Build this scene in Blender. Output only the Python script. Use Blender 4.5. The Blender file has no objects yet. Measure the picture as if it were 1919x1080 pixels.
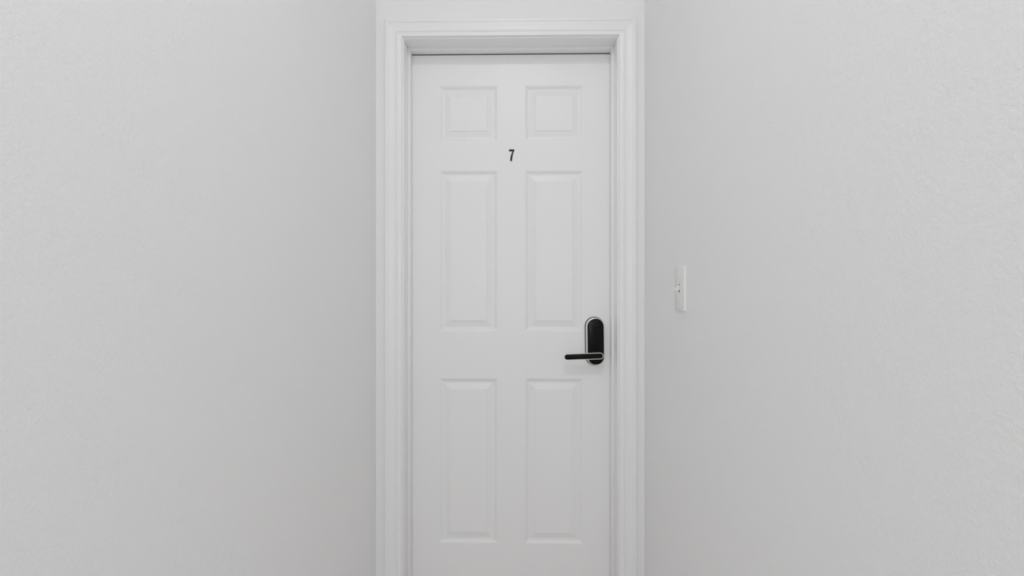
import bpy, bmesh, math, random
from mathutils import Vector, Matrix
C = bpy.context.scene.collection
S = bpy.context.scene
random.seed(7)

# ---------------------------------------------------------------- camera
F = 930.0                      # focal length in pixels of the 1919x1080 frame
YAW = math.atan(15.0 / F)      # camera turned a little to the left of the corridor axis
EYE = 1.19
cam_d = bpy.data.cameras.new('camera')
cam_d.sensor_fit = 'HORIZONTAL'; cam_d.sensor_width = 36.0
cam_d.lens = F / 1919.0 * 36.0
cam_d.clip_start = 0.02
cam = bpy.data.objects.new('camera', cam_d); C.objects.link(cam)
cam.location = (0, 0, EYE); cam.rotation_euler = (math.pi/2, 0, YAW)
S.camera = cam

# ---------------------------------------------------------------- world, lights, exposure
w = bpy.data.worlds.new('world'); S.world = w; w.use_nodes = True
w.node_tree.nodes['Background'].inputs[0].default_value = (1, 1, 1, 1)
w.node_tree.nodes['Background'].inputs[1].default_value = 0.05
S.view_settings.view_transform = 'Standard'; S.view_settings.look = 'None'
S.view_settings.gamma = 1.0; S.view_settings.use_curve_mapping = False
S.view_settings.exposure = -0.03
CEIL = 2.85
YB1, YB, HX = -0.9, -3.6, 1.7      # the narrow part ends at YB1 and opens into a wider hall that ends at YB
LAMPS = [(-0.03, 0.02, 6.9, 0.085), (-0.03, -1.6, 5.2, 0.17)]
WX, WZ0, WZ1 = 0.60, 0.80, 2.00     # unseen window added in the hall's far wall for soft frontal light
for i, (lx, ly, pw, rad) in enumerate(LAMPS):
    ld = bpy.data.lights.new('ceiling_lamp', 'AREA'); ld.shape = 'DISK'; ld.size = rad*2
    ld.energy = pw; ld.color = (1.0, 0.995, 0.995)
    lo = bpy.data.objects.new('ceiling_lamp', ld); C.objects.link(lo)
    lo.location = (lx, ly, CEIL - 0.062)
ld = bpy.data.lights.new('added_window_fill', 'AREA'); ld.shape = 'RECTANGLE'; ld.size = 2*WX - 0.08; ld.size_y = WZ1 - WZ0 - 0.08  # fill light added in the unseen hall window, evens out door and walls
ld.energy = 14.5; ld.color = (0.97, 0.985, 1.0)
lo = bpy.data.objects.new('added_window_fill', ld); C.objects.link(lo)
lo.location = (0, YB - 0.045, (WZ0 + WZ1)/2); lo.rotation_euler = (math.pi/2, 0, 0)
S.cycles.max_bounces = 16; S.cycles.diffuse_bounces = 12
S.cycles.sample_clamp_indirect = 6

# pixel of the photograph -> point of the corridor plane Y = const
cy_, sy_ = math.cos(YAW), math.sin(YAW)
def P(u, v, Y):
    a = (u - 959.5) / F; b = (540.0 - v) / F
    dx = a*cy_ - sy_; dy = a*sy_ + cy_
    t = Y / dy
    return dx*t, EYE + b*t
def PX(u, Y): return P(u, 540, Y)[0]
def PZ(v, Y, u=957): return P(u, v, Y)[1]

YD = 1.768        # door face
YC = YD - 0.112   # casing front
YW = YC + 0.016   # end wall face
XL = PX(704.8, YW); XR = PX(1207.6, YW)

# ---------------------------------------------------------------- materials
def mat(name, col, rough=0.5, metal=0.0, spec=0.5, coat=0.0):
    m = bpy.data.materials.new(name); m.use_nodes = True
    b = m.node_tree.nodes['Principled BSDF']
    b.inputs['Base Color'].default_value = (*col, 1); b.inputs['Roughness'].default_value = rough
    b.inputs['Metallic'].default_value = metal; b.inputs['Specular IOR Level'].default_value = spec
    b.inputs['Coat Weight'].default_value = coat
    return m
def nd(m, t, **k):
    n = m.node_tree.nodes.new(t)
    for a, v in k.items(): setattr(n, a, v)
    return n
def bump_in(m, height, strength, dist, prev=None):
    b = nd(m, 'ShaderNodeBump'); b.inputs['Strength'].default_value = strength; b.inputs['Distance'].default_value = dist
    m.node_tree.links.new(height, b.inputs['Height'])
    if prev is not None: m.node_tree.links.new(prev, b.inputs['Normal'])
    m.node_tree.links.new(b.outputs[0], m.node_tree.nodes['Principled BSDF'].inputs['Normal'])
    return b.outputs[0]
def noise(m, scale, detail=2, vec_scale=(1,1,1), dist=0.0, rough=0.5):
    tc = nd(m, 'ShaderNodeTexCoord'); mp = nd(m, 'ShaderNodeMapping'); n = nd(m, 'ShaderNodeTexNoise')
    mp.inputs['Scale'].default_value = vec_scale
    n.inputs['Scale'].default_value = scale; n.inputs['Detail'].default_value = detail
    n.inputs['Distortion'].default_value = dist; n.inputs['Roughness'].default_value = rough
    m.node_tree.links.new(tc.outputs['Object'], mp.inputs[0]); m.node_tree.links.new(mp.outputs[0], n.inputs['Vector'])
    return n.outputs[0]

def wall_mat(name, col, relief):
    m = mat(name, col, 0.62, spec=0.35)
    n1 = noise(m, 210, 3, rough=0.55, dist=0.4)          # roller stipple
    n2 = noise(m, 3.0, 3)                                # slow waviness of the skim coat
    o = bump_in(m, n1, relief, 0.0012)
    bump_in(m, n2, 0.25, 0.004, o)
    return m
WALL = wall_mat('white_wall_paint', (0.90, 0.90, 0.90), 0.60)
CEILM = wall_mat('white_ceiling_paint', (0.90, 0.90, 0.90), 0.5)
TRIM = mat('white_trim_paint', (0.90, 0.90, 0.90), 0.34)
bump_in(TRIM, noise(TRIM, 60, 2, (1, 1, 0.15)), 0.08, 0.0008)

def grain_mat(name, vec_scale, strength):
    m = mat(name, (0.90, 0.90, 0.90), 0.36)
    n1 = noise(m, 1.0, 5, vec_scale, dist=0.3, rough=0.6)
    bump_in(m, n1, strength, 0.0010)
    return m
DOORV = grain_mat('white_door_paint_upright_grain', (330, 330, 9), 0.20)
DOORH = grain_mat('white_door_paint_level_grain', (9, 330, 330), 0.16)

def cathedral_mat(name, zc, strength, flip=1):
    m = mat(name, (0.90, 0.90, 0.90), 0.36)
    L = m.node_tree.links
    tc = nd(m, 'ShaderNodeTexCoord'); mp = nd(m, 'ShaderNodeMapping'); wv = nd(m, 'ShaderNodeTexWave')
    wv.wave_type = 'RINGS'; wv.rings_direction = 'Y'
    mp.inputs['Location'].default_value = (0.006*flip, 0, zc); mp.inputs['Scale'].default_value = (1.0, 1.0, 0.30)
    wv.inputs['Scale'].default_value = 34; wv.inputs['Distortion'].default_value = 3.0
    wv.inputs['Detail'].default_value = 2; wv.inputs['Detail Scale'].default_value = 6
    L.new(tc.outputs['Object'], mp.inputs[0]); L.new(mp.outputs[0], wv.inputs['Vector'])
    o = bump_in(m, wv.outputs['Fac'], strength, 0.0010)
    bump_in(m, noise(m, 1.0, 4, (330, 330, 12), 0.2), 0.14, 0.0010, o)
    return m
FIELD_TOP = cathedral_mat('white_door_paint_arched_grain', 0.045, 0.30)
SHELL = mat('black_lock_glass', (0.003, 0.0036, 0.0033), 0.16, spec=0.16)
INLAY = mat('black_handle_inlay', (0.005, 0.0045, 0.0042), 0.3, spec=0.14)
GASKET = mat('dark_rubber_gasket', (0.008, 0.007, 0.006), 0.6, spec=0.15)
SILVER = mat('satin_silver_metal', (0.90, 0.89, 0.86), 0.30, metal=1.0)
SENSOR = mat('dark_sensor_glass', (0.003, 0.003, 0.0035), 0.3, spec=0.12)
RING = mat('dark_grey_sensor_ring', (0.012, 0.012, 0.012), 0.35, spec=0.3)
VINYL = mat('black_vinyl_numeral', (0.010, 0.010, 0.011), 0.5, spec=0.2)
PLATE = mat('white_switch_plastic', (0.84, 0.84, 0.835), 0.25)
SLOT = mat('dark_switch_slot', (0.02, 0.02, 0.02), 0.6)
SCREW = mat('white_painted_screw', (0.80, 0.80, 0.79), 0.3)
LAMPM = mat('white_lamp_rim', (0.85, 0.85, 0.85), 0.4)
GLASS = mat('added_window_glass', (0.9, 0.93, 0.95), 0.05); GLASS.node_tree.nodes['Principled BSDF'].inputs['Transmission Weight'].default_value = 0.9  # pane of the window added behind the camera
GLOW = bpy.data.materials.new('lit_lamp_diffuser'); GLOW.use_nodes = True
_b = GLOW.node_tree.nodes['Principled BSDF']; _b.inputs['Base Color'].default_value = (0.9, 0.9, 0.9, 1)
_b.inputs['Emission Color'].default_value = (1, 0.99, 0.97, 1); _b.inputs['Emission Strength'].default_value = 1.5
FLOORM = mat('grey_oak_floor', (0.30, 0.27, 0.245), 0.4)
def _floor():
    m = FLOORM; L = m.node_tree.links
    n = noise(m, 1.0, 5, (60, 4, 10), 0.6)
    r = nd(m, 'ShaderNodeValToRGB'); L.new(n, r.inputs[0])
    r.color_ramp.elements[0].position = 0.3; r.color_ramp.elements[0].color = (0.66, 0.64, 0.63, 1)
    r.color_ramp.elements[1].position = 0.75; r.color_ramp.elements[1].color = (0.78, 0.76, 0.75, 1)
    L.new(r.outputs[0], m.node_tree.nodes['Principled BSDF'].inputs['Base Color'])
_floor()

# ---------------------------------------------------------------- helpers
def obj(name, bm, materials, parent=None, kind=None, label=None, cat=None, group=None, smooth=None, loc=None, recalc=True):
    if recalc: bmesh.ops.recalc_face_normals(bm, faces=bm.faces)
    me = bpy.data.meshes.new(name); bm.to_mesh(me); bm.free()
    for m in (materials if isinstance(materials, (list, tuple)) else [materials]): me.materials.append(m)
    if smooth is not None:
        me.polygons.foreach_set('use_smooth', [True]*len(me.polygons))
        me.set_sharp_from_angle(angle=math.radians(smooth))
    o = bpy.data.objects.new(name, me); C.objects.link(o)
    if loc is not None: o.location = loc
    if parent is not None: o.parent = parent
    if kind: o['kind'] = kind
    if label: o['label'] = label
    if cat: o['category'] = cat
    if group: o['group'] = group
    return o
def empty(name, loc, label=None, cat=None, kind=None, group=None):
    o = bpy.data.objects.new(name, None); C.objects.link(o); o.location = loc
    o.empty_display_size = 0.05
    if label: o['label'] = label
    if cat: o['category'] = cat
    if kind: o['kind'] = kind
    if group: o['group'] = group
    return o
def box(bm, a, b, bevel=0.0, mi=0):
    r = bmesh.ops.create_cube(bm, size=1.0)
    for v in r['verts']:
        v.co = Vector([a[i] + (v.co[i] + 0.5)*(b[i]-a[i]) for i in range(3)])
    fs = set(f for v in r['verts'] for f in v.link_faces)
    for f in fs: f.material_index = mi
    if bevel:
        es = list(set(e for v in r['verts'] for e in v.link_edges))
        bmesh.ops.bevel(bm, geom=es, offset=bevel, segments=2, affect='EDGES', profile=0.5)
def boxbm(a, b, bevel=0.0):
    bm = bmesh.new(); box(bm, a, b, bevel); return bm

def stadium(cx, cz, hw, hl, n=20, ang=0.0):
    """outline of a round-ended bar, long axis along z, as (x, z)"""
    pts = []
    for k in range(n+1):
        t = math.pi*k/n; pts.append((hw*math.cos(t), (hl-hw) + hw*math.sin(t)))
    for k in range(n+1):
        t = math.pi + math.pi*k/n; pts.append((hw*math.cos(t), -(hl-hw) + hw*math.sin(t)))
    c, s = math.cos(ang), math.sin(ang)
    return [(cx + x*c - z*s, cz + x*s + z*c) for x, z in pts]
def loft(bm, loops, cap0=True, cap1=True):
    rows = [[bm.verts.new(p) for p in lp] for lp in loops]
    n = len(rows[0])
    for r0, r1 in zip(rows, rows[1:]):
        for i in range(n):
            bm.faces.new((r0[i], r0[(i+1) % n], r1[(i+1) % n], r1[i]))
    if cap0: bm.faces.new(rows[0])
    if cap1: bm.faces.new(rows[-1][::-1])
    return rows

# ---------------------------------------------------------------- setting
T = 0.11
CIL, CIR = PX(752.8, YW-0.0098), PX(1160.6, YW-0.0098)      # casing inner edges
CIT = PZ(66.5, YW-0.0098)                            # casing head lower edge
REV = 0.0045                                  # reveal of jamb edge inside the casing
JL, JR, JT = CIL + REV, CIR - REV, CIT - REV  # jamb inner faces
JTH = 0.018

obj('floor', boxbm((-HX-T, YB-T, -0.05), (HX+T, YW+0.6, 0.0)), FLOORM, kind='structure')
obj('ceiling', boxbm((-HX-T, YB-T, CEIL), (HX+T, YW+T+0.32, CEIL+0.06)), CEILM, kind='structure')
wl = obj('wall_left', boxbm((XL-T, YB1, 0.0), (XL, YW, CEIL)), WALL, kind='structure')
wr = obj('wall_right', boxbm((XR, YB1, 0.0), (XR+T, YW, CEIL)), WALL, kind='structure')
bm = bmesh.new()
box(bm, (-HX, YB-T, 0), (-WX, YB, CEIL)); box(bm, (WX, YB-T, 0), (HX, YB, CEIL))
box(bm, (-WX, YB-T, 0), (WX, YB, WZ0)); box(bm, (-WX, YB-T, WZ1), (WX, YB, CEIL))
obj('wall_front', bm, WALL, kind='structure')
win = obj('added_window_1', boxbm((-WX+0.03, YB-0.088, WZ0+0.03), (WX-0.03, YB-0.084, WZ1-0.03)), GLASS, kind='structure', label='unseen window added in the far wall of the hall for fill light')
bm = bmesh.new()
for a, b in (((-WX, YB-0.10, WZ0), (-WX+0.035, YB-0.05, WZ1)), ((WX-0.035, YB-0.10, WZ0), (WX, YB-0.05, WZ1)),
             ((-WX+0.035, YB-0.10, WZ0), (WX-0.035, YB-0.05, WZ0+0.035)), ((-WX+0.035, YB-0.10, WZ1-0.035), (WX-0.035, YB-0.05, WZ1))):
    box(bm, a, b, 0.002)
obj('added_window_frame', bm, TRIM, parent=win)
obj('added_window_sill', boxbm((-WX-0.04, YB-0.05, WZ0-0.028), (WX+0.04, YB+0.03, WZ0), 0.004), TRIM, parent=win)
obj('wall_hall_left', boxbm((-HX-T, YB-T, 0.0), (-HX, YB1, CEIL)), WALL, kind='structure')
obj('wall_hall_right', boxbm((HX, YB-T, 0.0), (HX+T, YB1, CEIL)), WALL, kind='structure')
obj('wall_return_left', boxbm((-HX-T, YB1, 0.0), (XL-T, YB1+T, CEIL)), WALL, kind='structure')
obj('wall_return_right', boxbm((XR+T, YB1, 0.0), (HX+T, YB1+T, CEIL)), WALL, kind='structure')
bm = bmesh.new()
jo_l, jo_r, jo_t = JL - JTH, JR + JTH, JT + JTH
box(bm, (XL-T, YW, 0), (jo_l, YW+T, CEIL)); box(bm, (jo_r, YW, 0), (XR+T, YW+T, CEIL)); box(bm, (jo_l, YW, jo_t), (jo_r, YW+T, CEIL))
we = obj('wall_back', bm, WALL, kind='structure')
# dark room beyond the door is shut off by its own boards
bm = boxbm((jo_l-0.05, YW+T+0.30, 0.0), (jo_r+0.05, YW+T+0.32, CEIL))
obj('wall_beyond', bm, WALL, kind='structure')
for nm, x0, x1 in (('baseboard_left', XL, XL+0.012), ('baseboard_right', XR-0.012, XR)):
    obj(nm, boxbm((x0, YB1, 0), (x1, YW, 0.083), 0.002), TRIM, kind='structure')

# ---- casing: colonial profile, o = distance from outer edge inward, h = height above the wall
CW = 0.0572
prof = [(0.0, 0.0), (0.0, 0.0135), (0.0012, 0.0155), (0.0030, 0.0160), (0.0105, 0.0160), (0.0120, 0.0150), (0.0126, 0.0136),
        (0.0150, 0.0134), (0.0190, 0.0128), (0.0240, 0.0118), (0.0300, 0.0110), (0.0360, 0.0112), (0.0400, 0.0122), (0.0418, 0.0130),
        (0.0428, 0.0118), (0.0440, 0.0112), (0.0500, 0.0110), (0.0545, 0.0106), (0.0563, 0.0098), (CW, 0.0080), (CW, 0.0)]
xo_l, xo_r, zo_t = CIL - CW, CIR + CW, CIT + CW
def leg_bm(side):
    bm = bmesh.new(); rows = []
    for (o, h) in prof:
        x = xo_l + o if side < 0 else xo_r - o
        rows.append(((x, YW - h, 0.0), (x, YW - h, zo_t - o - 0.00008)))
    a = [bm.verts.new(r[0]) for r in rows]; b = [bm.verts.new(r[1]) for r in rows]
    n = len(a)
    for i in range(n): bm.faces.new((a[i], a[(i+1) % n], b[(i+1) % n], b[i]))
    bm.faces.new(a); bm.faces.new(b[::-1])
    return bm
trim = empty('trim_1', ((CIL+CIR)/2, YW, 0), kind='structure', label='white moulded door casing around the door at the corridor end')
def setp(o, p):
    o.parent = p; o.matrix_parent_inverse = Matrix.Translation(-Vector(p.location)); return o
setp(obj('casing_leg', leg_bm(-1), TRIM, smooth=38), trim)
setp(obj('casing_leg', leg_bm(1), TRIM, smooth=38), trim)
bm = bmesh.new()
a = [bm.verts.new((xo_l + o + 0.00008, YW - h, zo_t - o)) for o, h in prof]
b = [bm.verts.new((xo_r - o - 0.00008, YW - h, zo_t - o)) for o, h in prof]
for i in range(len(a)): bm.faces.new((a[i], a[(i+1) % len(a)], b[(i+1) % len(a)], b[i]))
bm.faces.new(a); bm.faces.new(b[::-1])
setp(obj('casing_head', bm, TRIM, smooth=38), trim)

# ---- frame: jambs and stops
frame = empty('trim_2', ((CIL+CIR)/2, YW, 0), kind='structure', label='white door frame with stops inside the casing')
YJ = YW - 0.0008
YS = YD - 0.0005 - 0.035                       # stop front face
ST = 0.0084                                    # stop thickness
def fr(name, a, b, bev=0.0012): return setp(obj(name, boxbm(a, b, bev), TRIM, smooth=40), frame)
fr('jamb', (JL-JTH, YJ, 0), (JL, YW+T, JT + JTH)); fr('jamb', (JR, YJ, 0), (JR+JTH, YW+T, JT + JTH))
fr('head_jamb', (JL, YJ, JT), (JR, YW+T, JT + JTH))
fr('door_stop', (JL-0.003, YS, 0), (JL+ST, YD-0.0012, JT), 0.0016); fr('door_stop', (JR-ST, YS, 0), (JR+0.003, YD-0.0012, JT), 0.0016)
fr('door_stop_head', (JL+ST-0.0012, YS, JT-ST), (JR-ST+0.0012, YD-0.0012, JT+0.003), 0.0016)

# ---------------------------------------------------------------- door
DT = 0.035
DL, DR, DB = JL + 0.003, JR - 0.0035, 0.008
DTOP = PZ(101.9, YD)                             # upper edge of slab
DTOP = min(JT - ST - 0.0022, DTOP) if DTOP < JT - ST else JT - ST - 0.0022
panels = [ # outer rectangle pixels on door face: left, right, top, bottom
    (824.5, 933.5, 161.0, 265.0), (985.2, 1093.5, 160.5, 264.5),
    (824.8, 932.2, 320.0, 621.3), (984.2, 1092.0, 320.2, 622.0),
    (822.6, 930.2, 709.2, 1018.6), (983.2, 1091.2, 709.8, 1019.6)]
xl0, xl1 = PX(823.8, YD), PX(932.2, YD); xr0, xr1 = PX(984.0, YD), PX(1092.2, YD)
rows_z = [(PZ(161.0, YD), PZ(264.8, YD)), (PZ(320.2, YD), PZ(621.2, YD)), (PZ(709.8, YD), PZ(1018.8, YD))]
xs = [DL, xl0, xl1, xr0, xr1, DR]
zs = [DTOP] + [z for r in rows_z for z in r] + [DB]
bm = bmesh.new()
vg = {}
def V(i, j):
    if (i, j) not in vg: vg[(i, j)] = bm.verts.new((xs[i], YD, zs[j]))
    return vg[(i, j)]
for i in range(5):
    for j in range(7):
        if i in (1, 3) and j in (1, 3, 5): continue
        f = bm.faces.new((V(i, j), V(i, j+1), V(i+1, j+1), V(i+1, j)))
        f.material_index = 1 if (j in (0, 2, 4, 6) and i in (1, 3)) else 0
yb = YD + DT
bv = {}
ring = [(i, 0) for i in range(6)] + [(5, j) for j in range(1, 8)] + [(i, 7) for i in range(4, -1, -1)] + [(0, j) for j in range(6, 0, -1)]
for k in ring: bv[k] = bm.verts.new((xs[k[0]], yb, zs[k[1]]))
for p, q in zip(ring, ring[1:] + ring[:1]): bm.faces.new((V(*p), V(*q), bv[q], bv[p]))
bm.faces.new([bv[k] for k in ring])
door = obj('door_1', bm, [DOORV, DOORH], kind='structure', label='white six panel door numbered 7 with a black lock')
PP = [(0, 0), (0.0004, 0.0010), (0.0022, 0.0012), (0.0028, 0.0021), (0.0046, 0.0027), (0.0062, 0.0040), (0.0078, 0.0057), (0.0084, 0.0060), (0.0100, 0.0062),
      (0.0106, 0.0074), (0.0150, 0.0080), (0.0178, 0.0078), (0.0368, 0.0030), (0.0374, 0.0012), (0.0384, 0.0007)]
def panel(x0, x1, z1, z0, field):
    cx, cz = (x0+x1)/2, (z0+z1)/2
    bm = bmesh.new(); loops = []
    for (o, d) in PP:
        loops.append([(x0+o-cx, d, z0+o-cz), (x1-o-cx, d, z0+o-cz), (x1-o-cx, d, z1-o-cz), (x0+o-cx, d, z1-o-cz)])
    rows = [[bm.verts.new(p) for p in lp] for lp in loops]
    for k, (r0, r1) in enumerate(zip(rows, rows[1:])):
        for i in range(4):
            f = bm.faces.new((r0[i], r0[(i+1) % 4], r1[(i+1) % 4], r1[i]))
    f = bm.faces.new(rows[-1]); f.material_index = 1
    for f in bm.faces:
        f.normal_update()
        if f.normal.y > 0: f.normal_flip()
    return obj('panel', bm, [TRIM, field], parent=door, loc=(cx, YD, cz), recalc=False)
for r, (zt, zb) in enumerate(rows_z):
    for (x0, x1) in ((xl0, xl1), (xr0, xr1)):
        panel(x0, x1, zt, zb, FIELD_TOP if r == 0 else DOORV)

# ---- number 7 (flat vinyl numeral)
seven = [(612,364),(788,364),(788,404),(768,450),(746,512),(729,585),(717,665),(712,757),(648,757),(652,690),(664,615),(684,540),(708,475),(730,430),(612,430)]
bm = bmesh.new(); pts = [P(920 + a/18.0, 260 + b/18.0, YD) for a, b in seven]
f1 = [bm.verts.new((x, YD-0.0006, z)) for x, z in pts]; f0 = [bm.verts.new((x, YD, z)) for x, z in pts]
bm.faces.new(f1)
for i in range(len(f1)): bm.faces.new((f1[i], f1[(i+1) % len(f1)], f0[(i+1) % len(f1)], f0[i]))
obj('number', bm, VINYL, parent=door, label='black number 7')

# ---- electronic lock: gasket, silver body, black glass face, sensor
LT = 0.024
lx0, lz0 = P(1114.3, 639.3, YD)
ghw, ghl = 0.5*(1131.6-1096.6)*YD/F, 0.5*(684.5-593.9)*YD/F
YFACE = YD - LT
fx0, fz0 = P(1116.4, 640.6, YFACE)
fhw, fhl = 0.5*(1131.8-1101.2)*YFACE/F, 0.5*(684.0-597.4)*YFACE/F
lx0, lz0 = fx0 - 0.0003, fz0
ghw = max(ghw, fhw + 0.0025); ghl = max(ghl, fhl+0.0025)
TL = math.radians(0.6)
def stl(hw, hl, y, cx=None, cz=None, n=24): return [(x, y, z) for x, z in stadium(fx0 if cx is None else cx, fz0 if cz is None else cz, hw, hl, n, TL)]
bm = bmesh.new()
loft(bm, [stl(fhw+0.0044, fhl+0.0046, YD, fx0-0.0014), stl(fhw+0.0044, fhl+0.0046, YD-0.0024, fx0-0.0014), stl(fhw+0.0036, fhl+0.0038, YD-0.0034, fx0-0.0014), stl(fhw-0.001, fhl-0.001, YD-0.0034)])
lock = obj('lock', bm, GASKET, parent=door, smooth=40, label='dark backing of the black and silver electronic lock')
bm = bmesh.new()
loft(bm, [stl(fhw+0.0026, fhl+0.0030, YD-0.0033, fx0-0.0014), stl(fhw+0.0025, fhl+0.0028, YD-0.0060, fx0-0.0012), stl(fhw+0.0010, fhl+0.0012, YFACE+0.0022, fx0-0.0003), stl(fhw-0.0002, fhl-0.0002, YFACE+0.0012)])
obj('lock_body', bm, SILVER, parent=lock, smooth=40, label='silver side of the lock')
bm = bmesh.new()
loft(bm, [stl(fhw-0.0003, fhl-0.0003, YFACE+0.0013), stl(fhw-0.0003, fhl-0.0003, YFACE+0.0006), stl(fhw-0.0014, fhl-0.0014, YFACE-0.0001), stl(fhw-0.005, fhl-0.005, YFACE-0.0006)])
obj('lock_face', bm, SHELL, parent=lock, smooth=40, label='glossy black face')
sx, sz = P(1116.9, 607.2, YFACE)
def disc(bm, cx, cz, prof, n=32):
    loft(bm, [[(cx + r*math.cos(2*math.pi*k/n), y, cz + r*math.sin(2*math.pi*k/n)) for k in range(n)] for r, y in prof])
bm = bmesh.new()
disc(bm, sx, sz, [(0.0088, YFACE-0.0004), (0.0088, YFACE-0.0012), (0.0078, YFACE-0.0016), (0.0062, YFACE-0.0010), (0.0060, YFACE-0.0004)])
obj('sensor_ring', bm, RING, parent=lock, smooth=40)
bm = bmesh.new(); disc(bm, sx, sz, [(0.0060, YFACE-0.0004), (0.0060, YFACE-0.0011), (0.0045, YFACE-0.0013)])
obj('sensor', bm, SENSOR, parent=lock, smooth=40)

# ---- lever handle
YH = YD - 0.056
(hx1, hz1), (hx0, hz0) = P(1131.2, 667.6, YH), P(1056.8, 669.3, YH)
hcx, hcz = (hx0+hx1)/2, (hz0+hz1)/2; hhl = math.hypot(hx1-hx0, hz1-hz0)/2
hhw = 0.5*12.4*YH/F
ang = math.atan2(hz1-hz0, hx1-hx0) - math.pi/2 + math.radians(0.6)
def lv(hw, hl, y): return [(x, y, z) for x, z in stadium(hcx, hcz, hw, hl, 24, ang)]
bm = bmesh.new()
loft(bm, [lv(hhw-0.0012, hhl-0.0012, YH+0.0085), lv(hhw-0.0002, hhl-0.0002, YH+0.0075), lv(hhw, hhl, YH+0.0060), lv(hhw, hhl, YH+0.0006), lv(hhw-0.0004, hhl-0.0004, YH),
          lv(hhw-0.0020, hhl-0.0020, YH), lv(hhw-0.0022, hhl-0.0022, YH+0.0006)])
handle = obj('door_handle', bm, SILVER, parent=door, smooth=40, label='silver edged lever handle with a black inlay')
bm = bmesh.new()
loft(bm, [lv(hhw-0.0023, hhl-0.0023, YH+0.0008), lv(hhw-0.0023, hhl-0.0023, YH+0.0001), lv(hhw-0.0030, hhl-0.0030, YH-0.0002)])
obj('handle_inlay', bm, INLAY, parent=handle, smooth=40, label='black inlay')
kx, kz = P(1119.5, 667.8, YH)
bm = bmesh.new()
disc(bm, kx, kz, [(0.0200, YFACE), (0.0200, YFACE-0.003), (0.0178, YFACE-0.006), (0.0105, YFACE-0.010), (0.0100, YH+0.0084)])
obj('handle_neck', bm, SHELL, parent=handle, smooth=50, label='glossy black round neck')

# ---------------------------------------------------------------- light switch on the right wall
RX = Vector((XR, 0, 0))
def wall_y(u, depth=0.0):       # Y of the right wall (less depth) seen in column u
    X = XR - depth; a = (u - 959.5)/F
    dx = a*cy_ - sy_; dy = a*sy_ + cy_
    return X*dy/dx
yn = wall_y(1286.2, 0.0)        # near edge at the wall
PH, PWD, PT = 0.1150, 0.0720, 0.0066
yf = yn + PWD; ym = (yn+yf)/2
zc = EYE + (540 - 540.4)/F*yn
sw = empty('light_switch', (XR, ym, zc), label='white toggle light switch on the right wall beside the door', cat='light switch')
def swp(name, bm, m, parent=sw, smooth=40, label=None): return obj(name, bm, m, parent=parent, smooth=smooth, label=label)
# local frame: -x is out of the wall
bm = bmesh.new()
def rect(hy, hz, x): return [(x, -hy, -hz), (x, hy, -hz), (x, hy, hz), (x, -hy, hz)]
HY, HZ = PWD/2, PH/2
th, tw = 0.0108, 0.0050           # toggle opening half height, half width
rows = loft(bm, [rect(HY, HZ, 0), rect(HY, HZ, -PT+0.0022), rect(HY-0.0006, HZ-0.0006, -PT+0.0008), rect(HY-0.0022, HZ-0.0022, -PT),
                 rect(tw, th, -PT), rect(tw, th, -PT+0.0035)], cap1=False)
plate = swp('wall_plate', bm, PLATE)
swp('toggle_slot', boxbm((-PT+0.0025, -tw, -th), (-PT+0.0035, tw, th)), SLOT, label='dark slot around the toggle')
bm = bmesh.new()
def tg(t, hw, hh):    # section of the toggle lever, pointing out and down
    c = Vector((-PT+0.003, 0, 0.0035)) + Vector((-0.82, 0, -0.57))*t
    up = Vector((-0.57, 0, 0.82))
    return [c + Vector((0, -hw, 0)) - up*hh, c + Vector((0, hw, 0)) - up*hh, c + Vector((0, hw, 0)) + up*hh, c + Vector((0, -hw, 0)) + up*hh]
loft(bm, [tg(0, 0.0040, 0.0052), tg(0.005, 0.0040, 0.0046), tg(0.014, 0.0035, 0.0038), tg(0.0152, 0.0028, 0.0030)])
swp('toggle', bm, PLATE, label='toggle lever pushed down')
def screw_bm():
    bm = bmesh.new(); n = 20
    loft(bm, [[(x, r*math.cos(2*math.pi*k/n), r*math.sin(2*math.pi*k/n)) for k in range(n)] for r, x in ((0.0034, -PT+0.0002), (0.0033, -PT-0.0006), (0.0022, -PT-0.0011))])
    return bm
s0 = swp('screw', screw_bm(), SCREW)
s0.location = (0, 0, 0.0302)
s1 = s0.copy(); C.objects.link(s1); s1.location = (0, 0, -0.0302)

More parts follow.
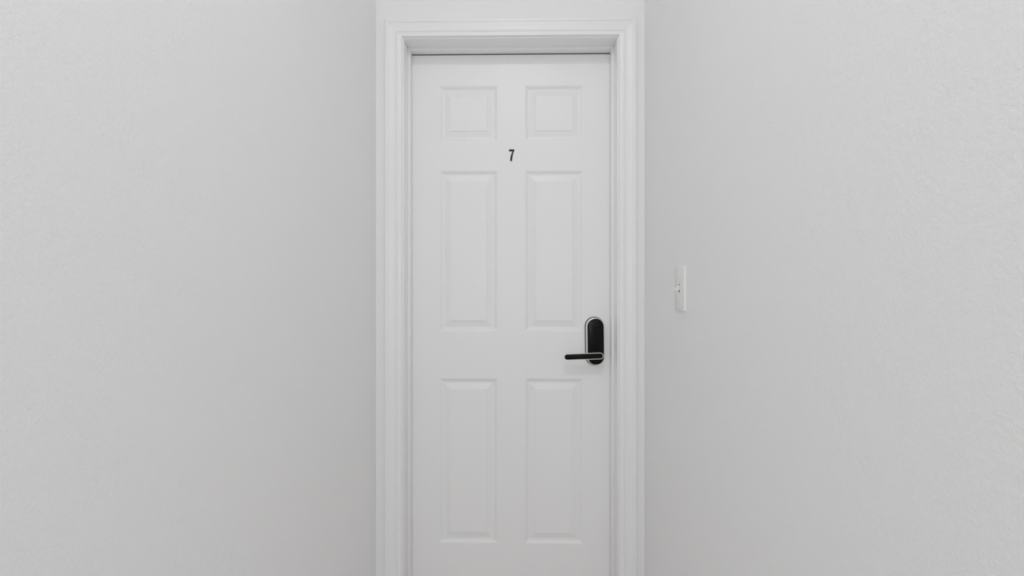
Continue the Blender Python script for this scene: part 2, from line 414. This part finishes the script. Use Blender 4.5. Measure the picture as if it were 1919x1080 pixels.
# ---------------------------------------------------------------- specks of paint and plaster on the walls
def speck(wall, sgn, pts, name):
    bm = bmesh.new()
    for (u, v, r) in pts:
        X = (XL if sgn < 0 else XR); a = (u - 959.5)/F
        dx = a*cy_ - sy_; dy = a*sy_ + cy_; t = X/dx
        y, z = dy*t, EYE + (540.0-v)/F*t
        bmesh.ops.create_icosphere(bm, subdivisions=2, radius=r, matrix=Matrix.Translation((X, y, z)) @ Matrix.Diagonal((0.45, 1.0, 0.8, 1)))
    o = obj(name, bm, WALL, parent=wall, smooth=60, label='small hardened paint specks'); o['kind'] = 'stuff'
speck(wl, -1, [(274, 568, .0013), (428, 757, .0016), (463, 714, .0012), (532, 452, .0018), (308, 107, .0013), (125, 115, .0010), (62, 160, .0008), (664, 1028, .0022), (603, 1035, .0018), (192, 255, .0008)], 'paint_specks')
speck(wr, 1, [(1563, 677, .0013), (1866, 124, .0009), (1475, 562, .0012), (1700, 68, .0010), (1290, 198, .0018), (1478, 778, .0010)], 'paint_specks')
# dried paint run from the lower corner of the switch plate
bm = bmesh.new(); run = []
for k in range(9):
    u = 1287 + 17*k/8; v = 585 + 17*(k/8)**1.15
    a = (u - 959.5)/F; dx = a*cy_ - sy_; dy = a*sy_ + cy_; t = XR/dx
    run.append(Vector((XR, dy*t, EYE + (540.0-v)/F*t)))
lps = []
for k, p in enumerate(run):
    r = 0.0008*(1 - 0.7*abs(k-4)/4)
    lps.append([p + Vector((-0.5*r*math.cos(q), 0, r*math.sin(q))) for q in [2*math.pi*j/8 for j in range(8)]])
loft(bm, lps)
obj('paint_run', bm, WALL, parent=wr, smooth=60)

# ---------------------------------------------------------------- ceiling lights of the corridor (behind and above the camera)
def lathe(prof, n=40):
    bm = bmesh.new()
    loft(bm, [[(r*math.cos(2*math.pi*k/n), r*math.sin(2*math.pi*k/n), z) for k in range(n)] for r, z in prof])
    return bm
where = ['in the narrow passage before the numbered door', 'in the middle of the wider hall']
for (lx, ly, pw, rad), wh in zip(LAMPS, where):
    r = empty('ceiling_light', (lx, ly, CEIL), label='round white flush ceiling light ' + wh, cat='ceiling light', group='ceiling lights of passage and hall')
    obj('rim', lathe([(rad+0.012, 0), (rad+0.014, -0.012), (rad+0.010, -0.024), (rad-0.004, -0.026)]), LAMPM, parent=r, smooth=40)
    obj('diffuser', lathe([(rad-0.004, -0.024), (rad-0.012, -0.040), (rad*0.6, -0.050), (0.01, -0.054)]), GLOW, parent=r, smooth=60)
